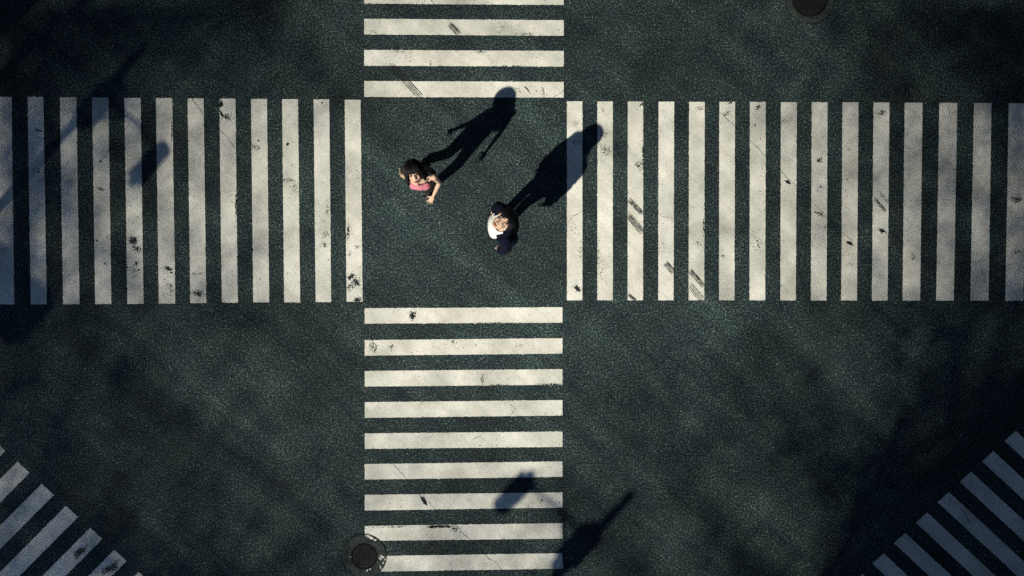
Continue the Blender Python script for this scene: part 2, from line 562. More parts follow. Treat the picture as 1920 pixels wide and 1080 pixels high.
SOLID = [  # solid little chips: x, y, radius, elongation, slant
    (1477, 342, 4.0, 2.2, 30), (1535, 301, 2.2, 1.8, -40), (1592, 456, 3.6, 2.4, 25), (485, 264, 1.6, 1.8, 40), (539.5, 271, 2.4, 1.5, -70), (603.5, 193, 1.4, 1.2, 0),
    (318, 505, 2.6, 1.6, 20), (314, 503, 2.4, 2.0, -20), (321, 511, 2.2, 1.5, 20), (256, 494, 1.8, 3.0, 70), (260, 507, 1.5, 1.6, 10), (309, 524, 1.3, 1.0, 0), (321, 536, 1.5, 2.2, 60),
    (182, 451.5, 1.6, 1.2, 45), (197, 494, 1.4, 2.0, 40), (239, 502, 1.3, 1, 0), (258, 407, 1.2, 1, 0), (988, 167, 1.3, 6, 52), (1006, 171, 0.8, 2, 60), (1654, 433, 3.0, 2.0, 15),
    (1589, 336, 1.2, 1.4, -40), (796, 940, 4.4, 2.4, 62), (771, 592, 3.2, 1.6, 80), (811, 988, 2.2, 4.0, 0), (828, 987, 1.8, 4.0, 0), (252, 450, 3.6, 1.3, 20), (246, 453, 2.8, 1.3, -30),
    (659, 518, 3.0, 1.7, -20), (669, 531, 2.8, 1.6, 40), (415, 194, 2.8, 2.0, 80), (415, 214, 2.6, 1.6, 60), (1769, 374.5, 1.2, 1, 0), (1904, 474.5, 1.2, 1.8, 0), (1830, 477, 1.1, 1, 0),
    (1049, 942, 0.9, 2, 30), (1050, 1061, 1.0, 2, 40), (1108, 252, .8, 1, 0), (892, 647, 1.1, 1.3, 0), (1022, 776, 1.0, 1.2, 0), (900, 835, 1, 1.6, 10), (807, 115, .6, 5, 0), (807, 119, .6, 5, 0), (807, 122, .6, 5, 0),
]
worn = {}
for x, y, sx, sy, cnt, r, sl in WEAR:
    ca, sa = math.cos(R(sl)), math.sin(R(sl))
    for _ in range(int(cnt * 1.9)):
        g1, g2 = random.gauss(0, 1), random.gauss(0, 1)
        px_, py_ = x + sx * g1 * ca - sy * g2 * sa, y + sx * g1 * sa + sy * g2 * ca
        for i, (q, o) in enumerate(STRIPES):
            if inside(q, px_, py_):
                near = math.exp(-(g1 * g1 + g2 * g2) / 2)
                worn.setdefault(i, []).append((px_, py_, r * random.uniform(0.3, 0.85) * (0.5 + 0.7 * near), random.uniform(1, 2.0), random.random() * 3.14, 0))
                break
for x, y, r, el, sl in SOLID:
    for i, (q, o) in enumerate(STRIPES):
        if inside(q, x, y):
            worn.setdefault(i, []).append((x, y, r, el, R(sl), 1))
            break
# stray specks everywhere
for i, (q, o) in enumerate(STRIPES[:-21]):
    xs = [p[0] for p in q]; ys = [p[1] for p in q]
    for _ in range(26):
        x, y = random.uniform(min(xs), max(xs)), random.uniform(min(ys), max(ys))
        if inside(q, x, y):
            worn.setdefault(i, []).append((x, y, random.uniform(0.25, 0.75), random.uniform(1, 2), random.random() * 3, 0))
for i, lst in worn.items():
    bm = bmesh.new()
    for j, (x, y, r, el, a, solid) in enumerate(lst):
        blob(bm, x, y, r, 0.0062 + 0.00001 * j, el, a, 9 if solid else None)
    for f in bm.faces:
        if f.normal.z < 0:
            f.normal_flip()
    tag(link_bm('worn_speck', bm, M_TAR, STRIPES[i][1]), kind='stuff')
# brown smears on two slanting bars
for (x, y, sx, sy, ang) in ((150, 1036, 13, 4.5, -52), (208, 1064, 16, 4.5, -45), (1713, 483, 3.6, 3.6, 0)):
    for q, o in STRIPES:
        if inside(q, x, y):
            bm = bmesh.new()
            for j in range(210 if sx > 5 else 26):
                t = random.gauss(0, .5); g = random.gauss(0, 0.6)
                bend = 0.5 * math.sin(t * 2.2 + x)
                u, v = t * sx, (g + bend) * sy
                ca, sa = math.cos(R(ang)), math.sin(R(ang))
                X, Y = x + u * ca - v * sa, y + u * sa + v * ca
                if inside(q, X, Y):
                    blob(bm, X, Y, random.uniform(0.35, 1.25), 0.0066 + 0.00001 * j, random.uniform(1, 2), random.random() * 3)
            for f in bm.faces:
                if f.normal.z < 0:
                    f.normal_flip()
            st = link_bm('stain', bm, M_BROWN if sx > 5 else M_GREYST, o)

# ------------------------------------------------------------------ cracks in the road
def crack(pts, wpx, z=0.0072, jit=2.0, step=7.0):
    P = []
    for (x0, y0), (x1, y1) in zip(pts, pts[1:]):
        d = math.hypot(x1 - x0, y1 - y0)
        k = max(1, int(d / step))
        for i in range(k):
            t = i / k
            P.append((x0 + (x1 - x0) * t + random.gauss(0, jit * .45), y0 + (y1 - y0) * t + random.gauss(0, jit * .45)))
    P.append(pts[-1])
    bm = bmesh.new()
    L = []
    for i, (x, y) in enumerate(P):
        a, b = P[max(0, i - 1)], P[min(len(P) - 1, i + 1)]
        dx, dy = b[0] - a[0], b[1] - a[1]
        l = math.hypot(dx, dy) or 1
        ww = wpx * random.uniform(0.2, 0.85) * (0.25 if i in (0, len(P) - 1) else 1)
        nx, ny = -dy / l * ww / 2, dx / l * ww / 2
        L.append((bm.verts.new(W(x + nx, y + ny, z)), bm.verts.new(W(x - nx, y - ny, z))))
    for (a, b), (c, d) in zip(L, L[1:]):
        f = bm.faces.new((a, b, d, c))
    bmesh.ops.recalc_face_normals(bm, faces=bm.faces)
    for f in bm.faces:
        f.normal_update()
        if f.normal.z < 0:
            f.normal_flip()
    return link_bm('crack', bm, M_CRACK, road)


CRACKS = [
    ([(832, 403), (765, 474), (715, 525), (681, 566), (640, 606), (560, 682)], 1.5), ([(1012, 204), (1054, 172), (1110, 112), (1200, 28)], 1.2),
    ([(1324, 184), (1378, 238), (1434, 293), (1469, 327), (1521, 377), (1574, 432), (1600, 452)], .85), ([(290, 120), (311, 145), (333, 164), (356, 178), (362, 190), (378, 205), (382, 216)], 1.2),
    ([(404, 236), (430, 262), (442, 277)], 1.0), ([(698, 838), (735, 868), (765, 900), (800, 940), (855, 985), (908, 1038), (958, 1082)], .85),
    ([(436, 575), (520, 640), (600, 712), (672, 800), (690, 812)], 1.1), ([(372, 715), (405, 742), (440, 775)], 1.0), ([(480, 860), (520, 890), (560, 925)], .9),
    ([(1063, 420), (1074, 406), (1090, 396)], 1.0), ([(330, 490), (352, 512)], 1.1), ([(385, 537), (400, 552), (440, 585)], 1.0), ([(1132, 580), (1180, 622), (1236, 690)], 1.0),
    ([(955, 779), (969, 763)], .8), ([(884, 825), (909, 811)], .8), ([(822, 820), (835, 808)], .6), ([(1775, 921), (1783, 938), (1795, 945), (1812, 968), (1822, 985)], 1.2), ([(1783, 938), (1776, 948)], 1.0),
    ([(1839, 502), (1848, 530), (1853, 550)], .8), ([(816, 8), (800, -10)], 1), ([(630, 655), (600, 690)], .9), ([(455, 745), (462, 738)], .9), ([(1240, 405), (1255, 410)], .8), ([(1778, 194), (1782, 230)], .8),
    ([(840, 162), (836, 180)], .6),
]
for p, ww in CRACKS:
    crack(p, ww)

# ------------------------------------------------------------------ skid marks
def skid(label, groups):
    x0, y0 = groups[0][0]
    bm = bmesh.new()
    c = W(x0, y0)
    for (a, b, width, k) in groups:
        dx, dy = b[0] - a[0], b[1] - a[1]
        l = math.hypot(dx, dy)
        nx, ny = -dy / l, dx / l
        for i in range(k):
            off = (i / (k - 1) - 0.5) * width
            s0, s1 = random.uniform(-0.04, 0.08), random.uniform(0.93, 1.05)
            hw = random.uniform(0.45, 0.95)
            pts = []
            for j in range(9):
                t = s0 + (s1 - s0) * j / 8
                h = hw * (0.25 if j in (0, 8) else 1)
                mx, my = a[0] + dx * t + nx * off, a[1] + dy * t + ny * off
                pts.append((bm.verts.new(W(mx + nx * h, my + ny * h, 0.0085) - c), bm.verts.new(W(mx - nx * h, my - ny * h, 0.0085) - c)))
            for (p, q), (r, s) in zip(pts, pts[1:]):
                bm.faces.new((p, q, s, r))
    for f in bm.faces:
        f.normal_update()
        if f.normal.z < 0:
            f.normal_flip()
    o = link_bm('skid_mark', bm, M_SKID)
    o.location = c
    tag(o, label, 'skid mark', 'black tyre skid marks across the stripes')


skid("long black skid mark ending on the bar next to the woman's shadow", [((731, 121), (789, 182), 10, 4)])
skid('short black skid mark on the second bar above the long one', [((841, 44), (862, 66), 9, 5)])
skid('narrower and upper of two parallel skid bands on the third upright bar', [((1178, 373), (1205, 402), 7, 4)])
skid('broader and lower of two parallel skid bands on the third upright bar', [((1178, 403), (1205, 437), 10, 5)])
skid('single short skid band near the foot of the fourth upright bar', [((1246, 492), (1264, 513), 9, 5)])
skid('upper of the twin skid bands at the foot of the fifth upright bar', [((1291, 505), (1320, 538), 7, 4)])
skid('lower of the twin skid bands, running off the foot of the fifth upright bar', [((1291, 533), (1317, 563), 10, 4)])
skid('shorter upper skid streak of the pair on a dimmer upright bar', [((1649, 361), (1665, 380), 3, 2)])
skid('longer lower skid streak of the pair on a dimmer upright bar', [((1638, 372), (1661, 398), 4, 3)])
skid('faint skid streaks at the lower tip of the third upright bar', [((1178, 552), (1192, 564), 4, 3)])

# ------------------------------------------------------------------ manholes
def manhole(label, cx, cy, r_lid, r_out, chips=False):
    c = W(cx, cy)
    root = empty('manhole', c, label, 'manhole', 'round iron manholes set in the asphalt')
    rl, ro = r_lid / S, r_out / S
    bm = bmesh.new(); disc(bm, c, rl, ro, 0.0078, 72, 0.02)
    link_bm('collar', bm, M_COLLAR, root)
    bm = bmesh.new(); disc(bm, c, ro - 0.9 / S, ro + 0.4 / S, 0.0088, 72, 0.006)
    link_bm('joint_seam', bm, M_SEAM, root)
    bm = bmesh.new(); disc(bm, c, 0, rl - 1.6 / S, 0.0105, 64)
    # raised grid studs in the middle and a lifting slot
    for k in range(-6, 7):
        for j in range(-6, 7):
            x, y = k * 0.024, j * 0.024
            if math.hypot(x, y) < rl - 0.025:
                box(bm, (c.x + x, c.y + y, 0.012), (0.017, 0.017, 0.005))
    lid = link_bm('lid', bm, M_LID, root)
    bm = bmesh.new(); disc(bm, c, rl - 2.4 / S, rl + 1.2 / S, 0.0115, 64)
    link_bm('rim', bm, M_SEAM, root)
    for a in (-2.3, 0.75):
        bm = bmesh.new()
        box(bm, (c.x + (rl - 0.03) * math.cos(a), c.y + (rl - 0.03) * math.sin(a), 0.0145), (0.035, 0.02, 0.004), Matrix.Rotation(a, 3, 'Z'))
        link_bm('lifting_slot', bm, M_SEAM, lid)
    if chips:
        bm = bmesh.new()
        for (x, y, r, el, an) in [(712.5, 1046, 2.6, 2.0, 80), (716, 1044, 3.0, 1.6, 10), (719, 1055, 1.7, 1.5, 70), (714, 1064, 1.5, 3.2, 70), (722, 1049, 1.4, 2, -50), (689, 1069, 1.5, 2.2, -30),
                                  (694, 1067, 1.6, 1.3, 0), (657, 1044, 1.2, 1.4, 40), (663, 1056, 1.0, 1.6, 40), (690, 1005, 2.2, 2.0, 20), (697, 1009, 2.6, 1.8, 20), (703, 1012, 2.2, 1.4, 0), (686, 1004, 1.8, 1, 0)]:
            blob(bm, x, y, r, 0.0092, el, R(an), 8)
        for f in bm.faces:
            if f.normal.z < 0:
                f.normal_flip()
        tag(link_bm('paint_speck', bm, M_PAINT, root), kind='stuff')
    for k in range(7):
        bm = bmesh.new()
        a = random.random() * 6.28
        r0 = ro * random.uniform(0.7, 0.95)
        pr = None
        for t in (0, .2, .4, .6, .8, 1):
            rr_ = r0 + random.uniform(-.006, .006)
            q = Vector((c.x + rr_ * math.cos(a + t * .5), c.y + rr_ * math.sin(a + t * .5), 0.0085))
            rad = (q - c).normalized() * random.uniform(0.0015, 0.0035)
            rad.z = 0
            cur = (bm.verts.new(q - rad), bm.verts.new(q + rad))
            if pr:
                bm.faces.new((pr[0], pr[1], cur[1], cur[0]))
            pr = cur
        link_bm('crack', bm, M_SEAM, root)


manhole('small round iron manhole whose collar overlaps the ends of two white bars', 683, 1043, 23.5, 41.5, True)
manhole('larger dark round manhole alone on bare asphalt above the long crossing', 1518, -1, 32, 46)

# ------------------------------------------------------------------ people
def m3(f, l, u):
    return Matrix(((f.x, l.x, u.x), (f.y, l.y, u.y), (f.z, l.z, u.z)))


class Shapes:
    def __init__(self):
        self.bm = bmesh.new()

    def ell(self, c, rad, rot=None, seg=20):
        m = Matrix.Translation(Vector(c)) @ (rot.to_4x4() if rot is not None else Matrix.Identity(4)) @ Matrix.Diagonal((*rad, 1))
        bmesh.ops.create_uvsphere(self.bm, u_segments=seg, v_segments=seg // 2 + 2, radius=1.0, matrix=m)

    def cap(self, a, b, ra, rb, n=14):
        a, b = Vector(a), Vector(b)
        d = (b - a).normalized()
        pts, rads = [], []
        for s in (-0.97, -0.7, -0.35):
            pts.append(a + d * ra * s); rads.append(ra * math.sqrt(1 - s * s))
        for t in (0, 0.33, 0.66, 1):
            pts.append(a.lerp(b, t)); rads.append(ra + (rb - ra) * t)
        for s in (0.35, 0.7, 0.97):
            pts.append(b + d * rb * s); rads.append(rb * math.sqrt(1 - s * s))
        tube(self.bm, pts, rads, n)

    def loft(self, secs, n=28):
        """secs: (centre, half-width vector, half-depth vector)"""
        rings = []
        for c, a, b in secs:
            rings.append([self.bm.verts.new(c + a * math.cos(2 * math.pi * k / n) + b * math.sin(2 * math.pi * k / n)) for k in range(n)])
        for p, q in zip(rings, rings[1:]):
            for k in range(n):
                self.bm.faces.new((p[k], p[(k + 1) % n], q[(k + 1) % n], q[k]))
        self.bm.faces.new(list(reversed(rings[0])))
        self.bm.faces.new(rings[-1])

    def remeshed(self, voxel=0.006, smooth=4):
        bmesh.ops.recalc_face_normals(self.bm, faces=self.bm.faces)
        me = bpy.data.meshes.new('temp')
        self.bm.to_mesh(me); self.bm.free()
        o = bpy.data.objects.new('temp', me)
        COL.objects.link(o)
        md = o.modifiers.new('r', 'REMESH'); md.mode = 'VOXEL'; md.voxel_size = voxel
        if smooth:
            ms = o.modifiers.new('s', 'SMOOTH'); ms.iterations = smooth; ms.factor = 0.5
        dg = bpy.context.evaluated_depsgraph_get()
        out = bpy.data.meshes.new_from_object(o.evaluated_get(dg))
        bpy.data.objects.remove(o)
        bpy.data.meshes.remove(me)
        for p in out.polygons:
            p.use_smooth = True
        out.materials.clear()
        return out


def keep_faces(me, test):
    bm = bmesh.new(); bm.from_mesh(me)
    bad = [f for f in bm.faces if not test(f.calc_center_median())]
    bmesh.ops.delete(bm, geom=bad, context='FACES')
    bm.to_mesh(me); bm.free()
    return me


def hand(sh, wrist, d, pn, tside, curl=0.35, splay=0.16, s=1.0):
    """d: along the hand, pn: palm faces this way, tside: thumb's side"""
    d = d.normalized(); t = (tside - d * tside.dot(d)).normalized(); p = (pn - d * pn.dot(d) - t * pn.dot(t)).normalized()
    rot = m3(d, t, p)
    sh.ell(wrist + d * 0.045 * s, (0.052 * s, 0.038 * s, 0.015 * s), rot)
    for k, ln in zip((1.5, 0.5, -0.5, -1.5), (0.072, 0.080, 0.074, 0.058)):
        b = wrist + d * (0.082 - 0.004 * abs(k)) * s + t * k * 0.0195 * s
        dd = (d + t * k * splay).normalized()
        c1 = curl * (1 + 0.15 * (1.5 - k))
        m1 = b + (dd * math.cos(c1) + p * math.sin(c1)) * ln * 0.52 * s
        c2 = c1 * 2.1
        tip = m1 + (dd * math.cos(c2) + p * math.sin(c2)) * ln * 0.5 * s
        sh.cap(b - dd * 0.02, m1, 0.0088 * s, 0.0080 * s, 10)
        sh.cap(m1, tip, 0.0080 * s, 0.0066 * s, 10)
    b = wrist + d * 0.022 * s + t * 0.026 * s
    m1 = b + (d * 0.55 + t * 0.75 + p * 0.35).normalized() * 0.042 * s
    tip = m1 + (d * 0.88 + t * 0.35 + p * 0.3).normalized() * 0.034 * s
    sh.cap(b, m1, 0.0125 * s, 0.0095 * s, 10)
    sh.cap(m1, tip, 0.0092 * s, 0.0075 * s, 10)


def head(sh, H, rot, s=1.0, fem=True):
    P = lambda f, l, u: H + rot @ Vector((f * s, l * s, u * s))
    E = lambda c, r: sh.ell(P(*c), tuple(x * s for x in r), rot)
    E((-0.012, 0, 0.030), (0.094, 0.074, 0.090))
    E((0.020, 0, -0.035), (0.066, 0.060 if fem else 0.064, 0.072))
    E((0.050, 0, -0.060), (0.034, 0.036 if fem else 0.042, 0.048))
    E((0.066, 0, -0.100), (0.017, 0.020 if fem else 0.026, 0.016))
    for sgn in (-1, 1):
        E((0.052, sgn * 0.036, -0.030), (0.030, 0.022, 0.026))
        E((-0.008, sgn * 0.076, -0.012), (0.020, 0.008, 0.031))
        E((0.070, sgn * 0.030, 0.030), (0.016, 0.026, 0.011))
        E((0.094, sgn * 0.010, -0.036), (0.010, 0.008, 0.008))
        sh.cap(P(0.03, sgn * 0.05, -0.07), P(0.06, sgn * 0.02, -0.098), 0.014 * s, 0.013 * s)
    sh.cap(P(0.080, 0, 0.012), P(0.104, 0, -0.032), 0.0085 * s, 0.0115 * s)
    E((0.082, 0, -0.066), (0.014, 0.022, 0.0075))
    E((0.080, 0, -0.077), (0.014, 0.019, 0.0080))


def face_parts(root, H, rot, s, brow_mat, with_brow=True):
    P = lambda f, l, u: H + rot @ Vector((f * s, l * s, u * s))
    for sgn in (-1, 1):
        bm = bmesh.new()
        bmesh.ops.create_uvsphere(bm, u_segments=16, v_segments=10, radius=1, matrix=Matrix.Translation(P(0.073, sgn * 0.031, 0.004)) @ rot.to_4x4() @ Matrix.Diagonal((0.013 * s, 0.0165 * s, 0.0085 * s, 1)))
        c = P(0.086, sgn * 0.031, 0.004)
        for f in bm.faces:
            f.smooth = True
            d = rot.inverted() @ (f.calc_center_median() - c)
            if math.hypot(d.y, d.z) < 0.0100:
                f.material_index = 1
        link_bm('eye', bm, [M_EYE, M_IRIS], root)
        bm = bmesh.new()
        tube(bm, [P(0.084, sgn * 0.013, 0.026), P(0.084, sgn * 0.030, 0.033), P(0.072, sgn * 0.050, 0.028)], [0.003, 0.0042, 0.0018], 8)
        link_bm('eyebrow', bm, brow_mat, root, True)


def hair(root, H, rot, s, ends, rad, n_str, width, rough, seed, flare=0.0, wave=0.0):
    """strands running down the skull from the crown; ends(phi) gives the head height at which a strand stops"""
    rr = random.Random(seed)
    C = Vector((-0.012, 0, 0.024))
    bm = bmesh.new()
    def surf(phi, th, k):
        return Vector((rad[0] * k * math.sin(th) * math.cos(phi), rad[1] * k * math.sin(th) * math.sin(phi), rad[2] * k * math.cos(th)))
    # under layer
    nu, nv = 48, 16
    grid = []
    for i in range(nu):
        phi = 2 * math.pi * i / nu - math.pi
        col = []
        ue = ends(phi)
        for j in range(nv + 1):
            t = j / nv
            th = t * math.pi * 0.5
            p = surf(phi, th, 0.97)
            z_end = ue - C.z
            th_end = math.acos(max(-1, min(1, z_end / rad[2]))) if z_end > 0 else None
            if th_end is not None:
                p = surf(phi, t * th_end, 0.97)
            elif t > 0.62:
                q = (t - 0.62) / 0.38
                th = math.pi * 0.5
                p = surf(phi, th, 0.97); p.z = z_end * q
                p.x *= 1 - 0.12 * q * (1 if flare <= 0 else 0.3); p.y *= 1 - 0.12 * q * (1 if flare <= 0 else 0.3)
            else:
                p = surf(phi, t / 0.62 * math.pi * 0.5, 0.97)
            col.append(bm.verts.new(H + rot @ ((p + C) * s)))
        grid.append(col)
    for i in range(nu):
        a, b = grid[i], grid[(i + 1) % nu]
        for j in range(nv):
            bm.faces.new((a[j], a[j + 1], b[j + 1], b[j]))
    # locks
    for _ in range(n_str):
        phi = rr.uniform(-math.pi, math.pi)
        ue = ends(phi) + rr.gauss(0, rough)
        k = rr.uniform(0.98, 1.05)
        th0 = rr.uniform(0.03, 0.75)
        pts = []
        drift = rr.gauss(0, 0.10)
        ph0 = rr.random() * 6.28
        m = 9
        for j in range(m):
            t = j / (m - 1)
            # path length along skull then straight down
            z_end = ue - C.z
            th_end = math.acos(max(-1, min(1, z_end / rad[2]))) if z_end > 0 else math.pi / 2 + 0.02
            drop = 0.0 if z_end > 0 else -z_end
            arc = max(0.02, (th_end - th0)) * rad[2]
            Lt = arc + drop
            sdist = t * Lt
            ph = phi + drift * t + wave * math.sin(ph0 + t * 5)
            if sdist <= arc:
                p = surf(ph, th0 + sdist / rad[2], k)
            else:
                p = surf(ph, math.pi / 2, k)
                q = sdist - arc
                p.z = -q
                g = 1 + (flare - 0.10) * q / 0.1
                p.x *= g; p.y *= g
            pts.append(H + rot @ ((p + C) * s))
        wd = width * rr.uniform(0.5, 1.2)
        tube(bm, pts, [wd * (0.55 if j == 0 else (0.12 if j == m - 1 else 1)) * s for j in range(m)], 5)
    bmesh.ops.recalc_face_normals(bm, faces=bm.faces)
    return link_bm('hair', bm, M_HAIR, root, True)


def colour_lips(me, H, rot, s):
    inv = rot.inverted()
    for p in me.polygons:
        d = (inv @ (p.center - H)) / s
        if d.x > 0.07 and abs(d.y) < 0.024 - 0.35 * abs(d.z + 0.071) and -0.084 < d.z < -0.058:
            p.material_index = 1


def shoe(root, ankle, toe_dir, pitch=0.0, s=1.0):
    td = Vector((toe_dir.x, toe_dir.y, 0)).normalized()
    f = (td * math.cos(pitch) + Vector((0, 0, -math.sin(pitch)))).normalized()
    l = Vector((-td.y, td.x, 0))
    u = f.cross(l).normalized()
    rot = m3(f, l, u)
    sole0 = ankle - u * 0.075
    sh = Shapes()
    Q = lambda a, b, c: sole0 + rot @ Vector((a * s, b * s, c * s))
    sh.ell(Q(-0.035, 0, 0.045), (0.045, 0.036, 0.045), rot)
    sh.ell(Q(0.05, 0, 0.04), (0.085, 0.040, 0.035), rot)
    sh.ell(Q(0.125, 0, 0.033), (0.062, 0.042, 0.028), rot)
    sh.cap(ankle + Vector((0, 0, .01)), ankle + Vector((0, 0, 0.05)), 0.043, 0.045)
    o = link('shoe', sh.remeshed(0.007, 3), M_SHOE, root)
    bm = bmesh.new()
    vs = []
    for k in range(28):
        a = 2 * math.pi * k / 28
        vs.append((0.05 + 0.135 * math.cos(a), 0.043 * math.sin(a) * (1 + 0.12 * math.cos(a))))
    top_ = [bm.verts.new(Q(x, y, 0.018)) for x, y in vs]
    bot_ = [bm.verts.new(Q(x, y, -0.002)) for x, y in vs]
    bm.faces.new(top_); bm.faces.new(list(reversed(bot_)))
    for k in range(28):
        bm.faces.new((top_[k], bot_[k], bot_[(k + 1) % 28], top_[(k + 1) % 28]))
    link_bm('sole', bm, M_SOLE, o)


V = Vector
Z = V((0, 0, 1))


def head_rot(h, pitch, roll=0.0):
    h = V((h[0], h[1], 0)).normalized()
    l = V((-h.y, h.x, 0))
    f = h * math.cos(pitch) + Z * math.sin(pitch)
    u = f.cross(l)
    r = m3(f, l, u)
    return Matrix.Rotation(roll, 3, f) @ r


def torso_secs(pts, F, infl=0.0):
    """pts: (centre, half width, half depth)"""
    Lr = V((-F.y, F.x, 0))
    return [(V(c), Lr * (a + infl), F * (b + infl)) for c, a, b in pts]


# ---- woman in the pink top
def build_woman():
    F = V((-0.05, -1, 0)).normalized(); Lf = V((-F.y, F.x, 0))
    root = empty('person', (-1.11, 1.42, 0), 'woman in a pink sleeveless top and black trousers walking, looking up', 'person', 'two people looking up from the crossing')
    H = V((-1.148, 1.350, 1.500)); rot = head_rot((0.22, -0.97), R(60), R(3)); s = 1.12
    T = [((-1.10, 1.405, 0.80), .085, .07), ((-1.10, 1.405, 0.84), .155, .105), ((-1.10, 1.40, 0.92), .160, .108), ((-1.10, 1.385, 1.02), .122, .088), ((-1.10, 1.37, 1.09), .115, .083),
         ((-1.097, 1.345, 1.18), .132, .098), ((-1.095, 1.33, 1.25), .142, .098), ((-1.094, 1.325, 1.32), .150, .080), ((-1.095, 1.322, 1.365), .115, .062), ((-1.10, 1.32, 1.395), .060, .050)]
    sL, sR = V((-.932, 1.318, 1.335)), V((-1.262, 1.332, 1.335))
    eL, wL = V((-.888, 1.285, 1.065)), V((-.978, 1.135, .895))
    eR, wR = V((-1.338, 1.375, 1.075)), V((-1.388, 1.462, .850))
    hL, hR = V((-1.025, 1.40, .86)), V((-1.175, 1.41, .86))
    kL, aL = V((-1.055, 1.30, .47)), V((-1.095, 1.335, .085))
    kR, aR = V((-1.175, 1.45, .47)), V((-1.172, 1.64, .120))
    sh = Shapes()
    sh.loft(torso_secs(T, F))
    for sg in (1, -1):
        sh.ell(V((-1.107, 1.238, 1.225)) + Lf * sg * 0.055, (0.066, 0.052, 0.060))
    sh.ell(V((-1.105, 1.222, 1.235)), (0.080, 0.040, 0.062))
    for sj, e, wq in ((sL, eL, wL), (sR, eR, wR)):
        sh.ell(sj, (0.040, 0.040, 0.042))
        sh.cap(V((-1.096, 1.325, 1.362)).lerp(sj, .35), sj, 0.034, 0.037)
        sh.cap(sj, e, 0.036, 0.027); sh.cap(e, e.lerp(wq, .3), 0.027, 0.028); sh.cap(e.lerp(wq, .3), wq, 0.028, 0.018)
    hand(sh, wL, V((-.078, -.118, -.06)), V((-.2, .5, -1)), V((-.75, .45, .1)), 0.30, 0.24, 0.86)
    hand(sh, wR, V((-.03, .06, -.15)), V((.9, .2, .2)), V((.1, -.8, -.3)), 0.35, 0.12, 0.85)
    for h_, k_, a_ in ((hL, kL, aL), (hR, kR, aR)):
        sh.cap(h_, k_, 0.078, 0.050); sh.cap(k_, k_.lerp(a_, .35), 0.048, 0.050); sh.cap(k_.lerp(a_, .35), a_, 0.050, 0.034)
    head(sh, H, rot, s, True)
    sh.cap(V((-1.10, 1.322, 1.37)), H + rot @ V((-0.02, 0, -0.055)), 0.050, 0.047)
    me = sh.remeshed(0.0052, 3)
    colour_lips(me, H, rot, s)
    b = link('body', me, [M_SKIN, M_LIP], root)
    face_parts(root, H, rot, s, M_HAIR)

    def ends(phi):
        a = abs(math.degrees(phi))
        if a < 40: return 0.030 + 0.004 * math.sin(9 * phi)
        if a < 60: return 0.030 - (a - 40) / 20 * 0.135
        return -0.105
    hair(root, H, rot, s, ends, (0.116, 0.104, 0.112), 560, 0.0042, 0.007, 3, 0.10)
    # pink top, back painted black as shade, with dark piping
    tp = Shapes()
    tp.loft(torso_secs(T[1:], F, 0.007))
    for sg in (1, -1):
        tp.ell(V((-1.107, 1.238, 1.225)) + Lf * sg * 0.055, (0.073, 0.059, 0.067))
    tp.ell(V((-1.105, 1.222, 1.235)), (0.090, 0.048, 0.070))
    for sj in (sL, sR):
        tp.cap(V((-1.096, 1.325, 1.362)).lerp(sj, .30), sj.lerp(V((-1.096, 1.325, 1.36)), .3), 0.044, 0.045)
    me = tp.remeshed(0.0052, 3)
    c0 = V((-1.096, 1.33, 0))

    def edge(p):
        q = p - c0
        l, f, z = q.dot(Lf), q.dot(F), p.z
        arm = 0.142 - 0.9 * max(0, z - 1.24) ** 1.0 * 0.55
        if z > 1.37: arm = 0.100
        neck = 1.318 + 7.0 * abs(l) ** 2 if f > 0.0 else 1.335 + 8 * abs(l) ** 2
        inner_arm = 1.0
        if z > 1.20:
            inner_arm = arm - abs(l)
        return min(inner_arm, (neck - z) * 0.9, (z - 0.93))
    keep_faces(me, lambda p: edge(p) > 0)
    tk = link('top', me, [M_PINK], root)
    md = tk.modifiers.new('thick', 'SOLIDIFY'); md.thickness = 0.004; md.offset = 1
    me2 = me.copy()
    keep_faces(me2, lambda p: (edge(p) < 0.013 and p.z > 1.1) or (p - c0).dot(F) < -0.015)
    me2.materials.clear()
    pk = link('piping_back_shade', me2, [M_BLACKCLOTH], tk)
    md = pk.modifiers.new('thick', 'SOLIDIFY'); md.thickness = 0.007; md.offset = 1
    # trousers
    tr = Shapes()
    tr.loft(torso_secs(T[:4], F, 0.008))
    for h_, k_, a_ in ((hL, kL, aL), (hR, kR, aR)):
        tr.cap(h_, k_, 0.088, 0.066); tr.cap(k_, a_ + (k_ - a_).normalized() * 0.05, 0.066, 0.056)
    me = tr.remeshed(0.007, 3)
    link('trousers', me, [M_BLACKCLOTH], root)
    shoe(root, aL, V((-.05, -.16, 0)), 0.0, 0.92)
    shoe(root, aR, V((-.02, -.16, 0)), 0.42, 0.92)
    return root


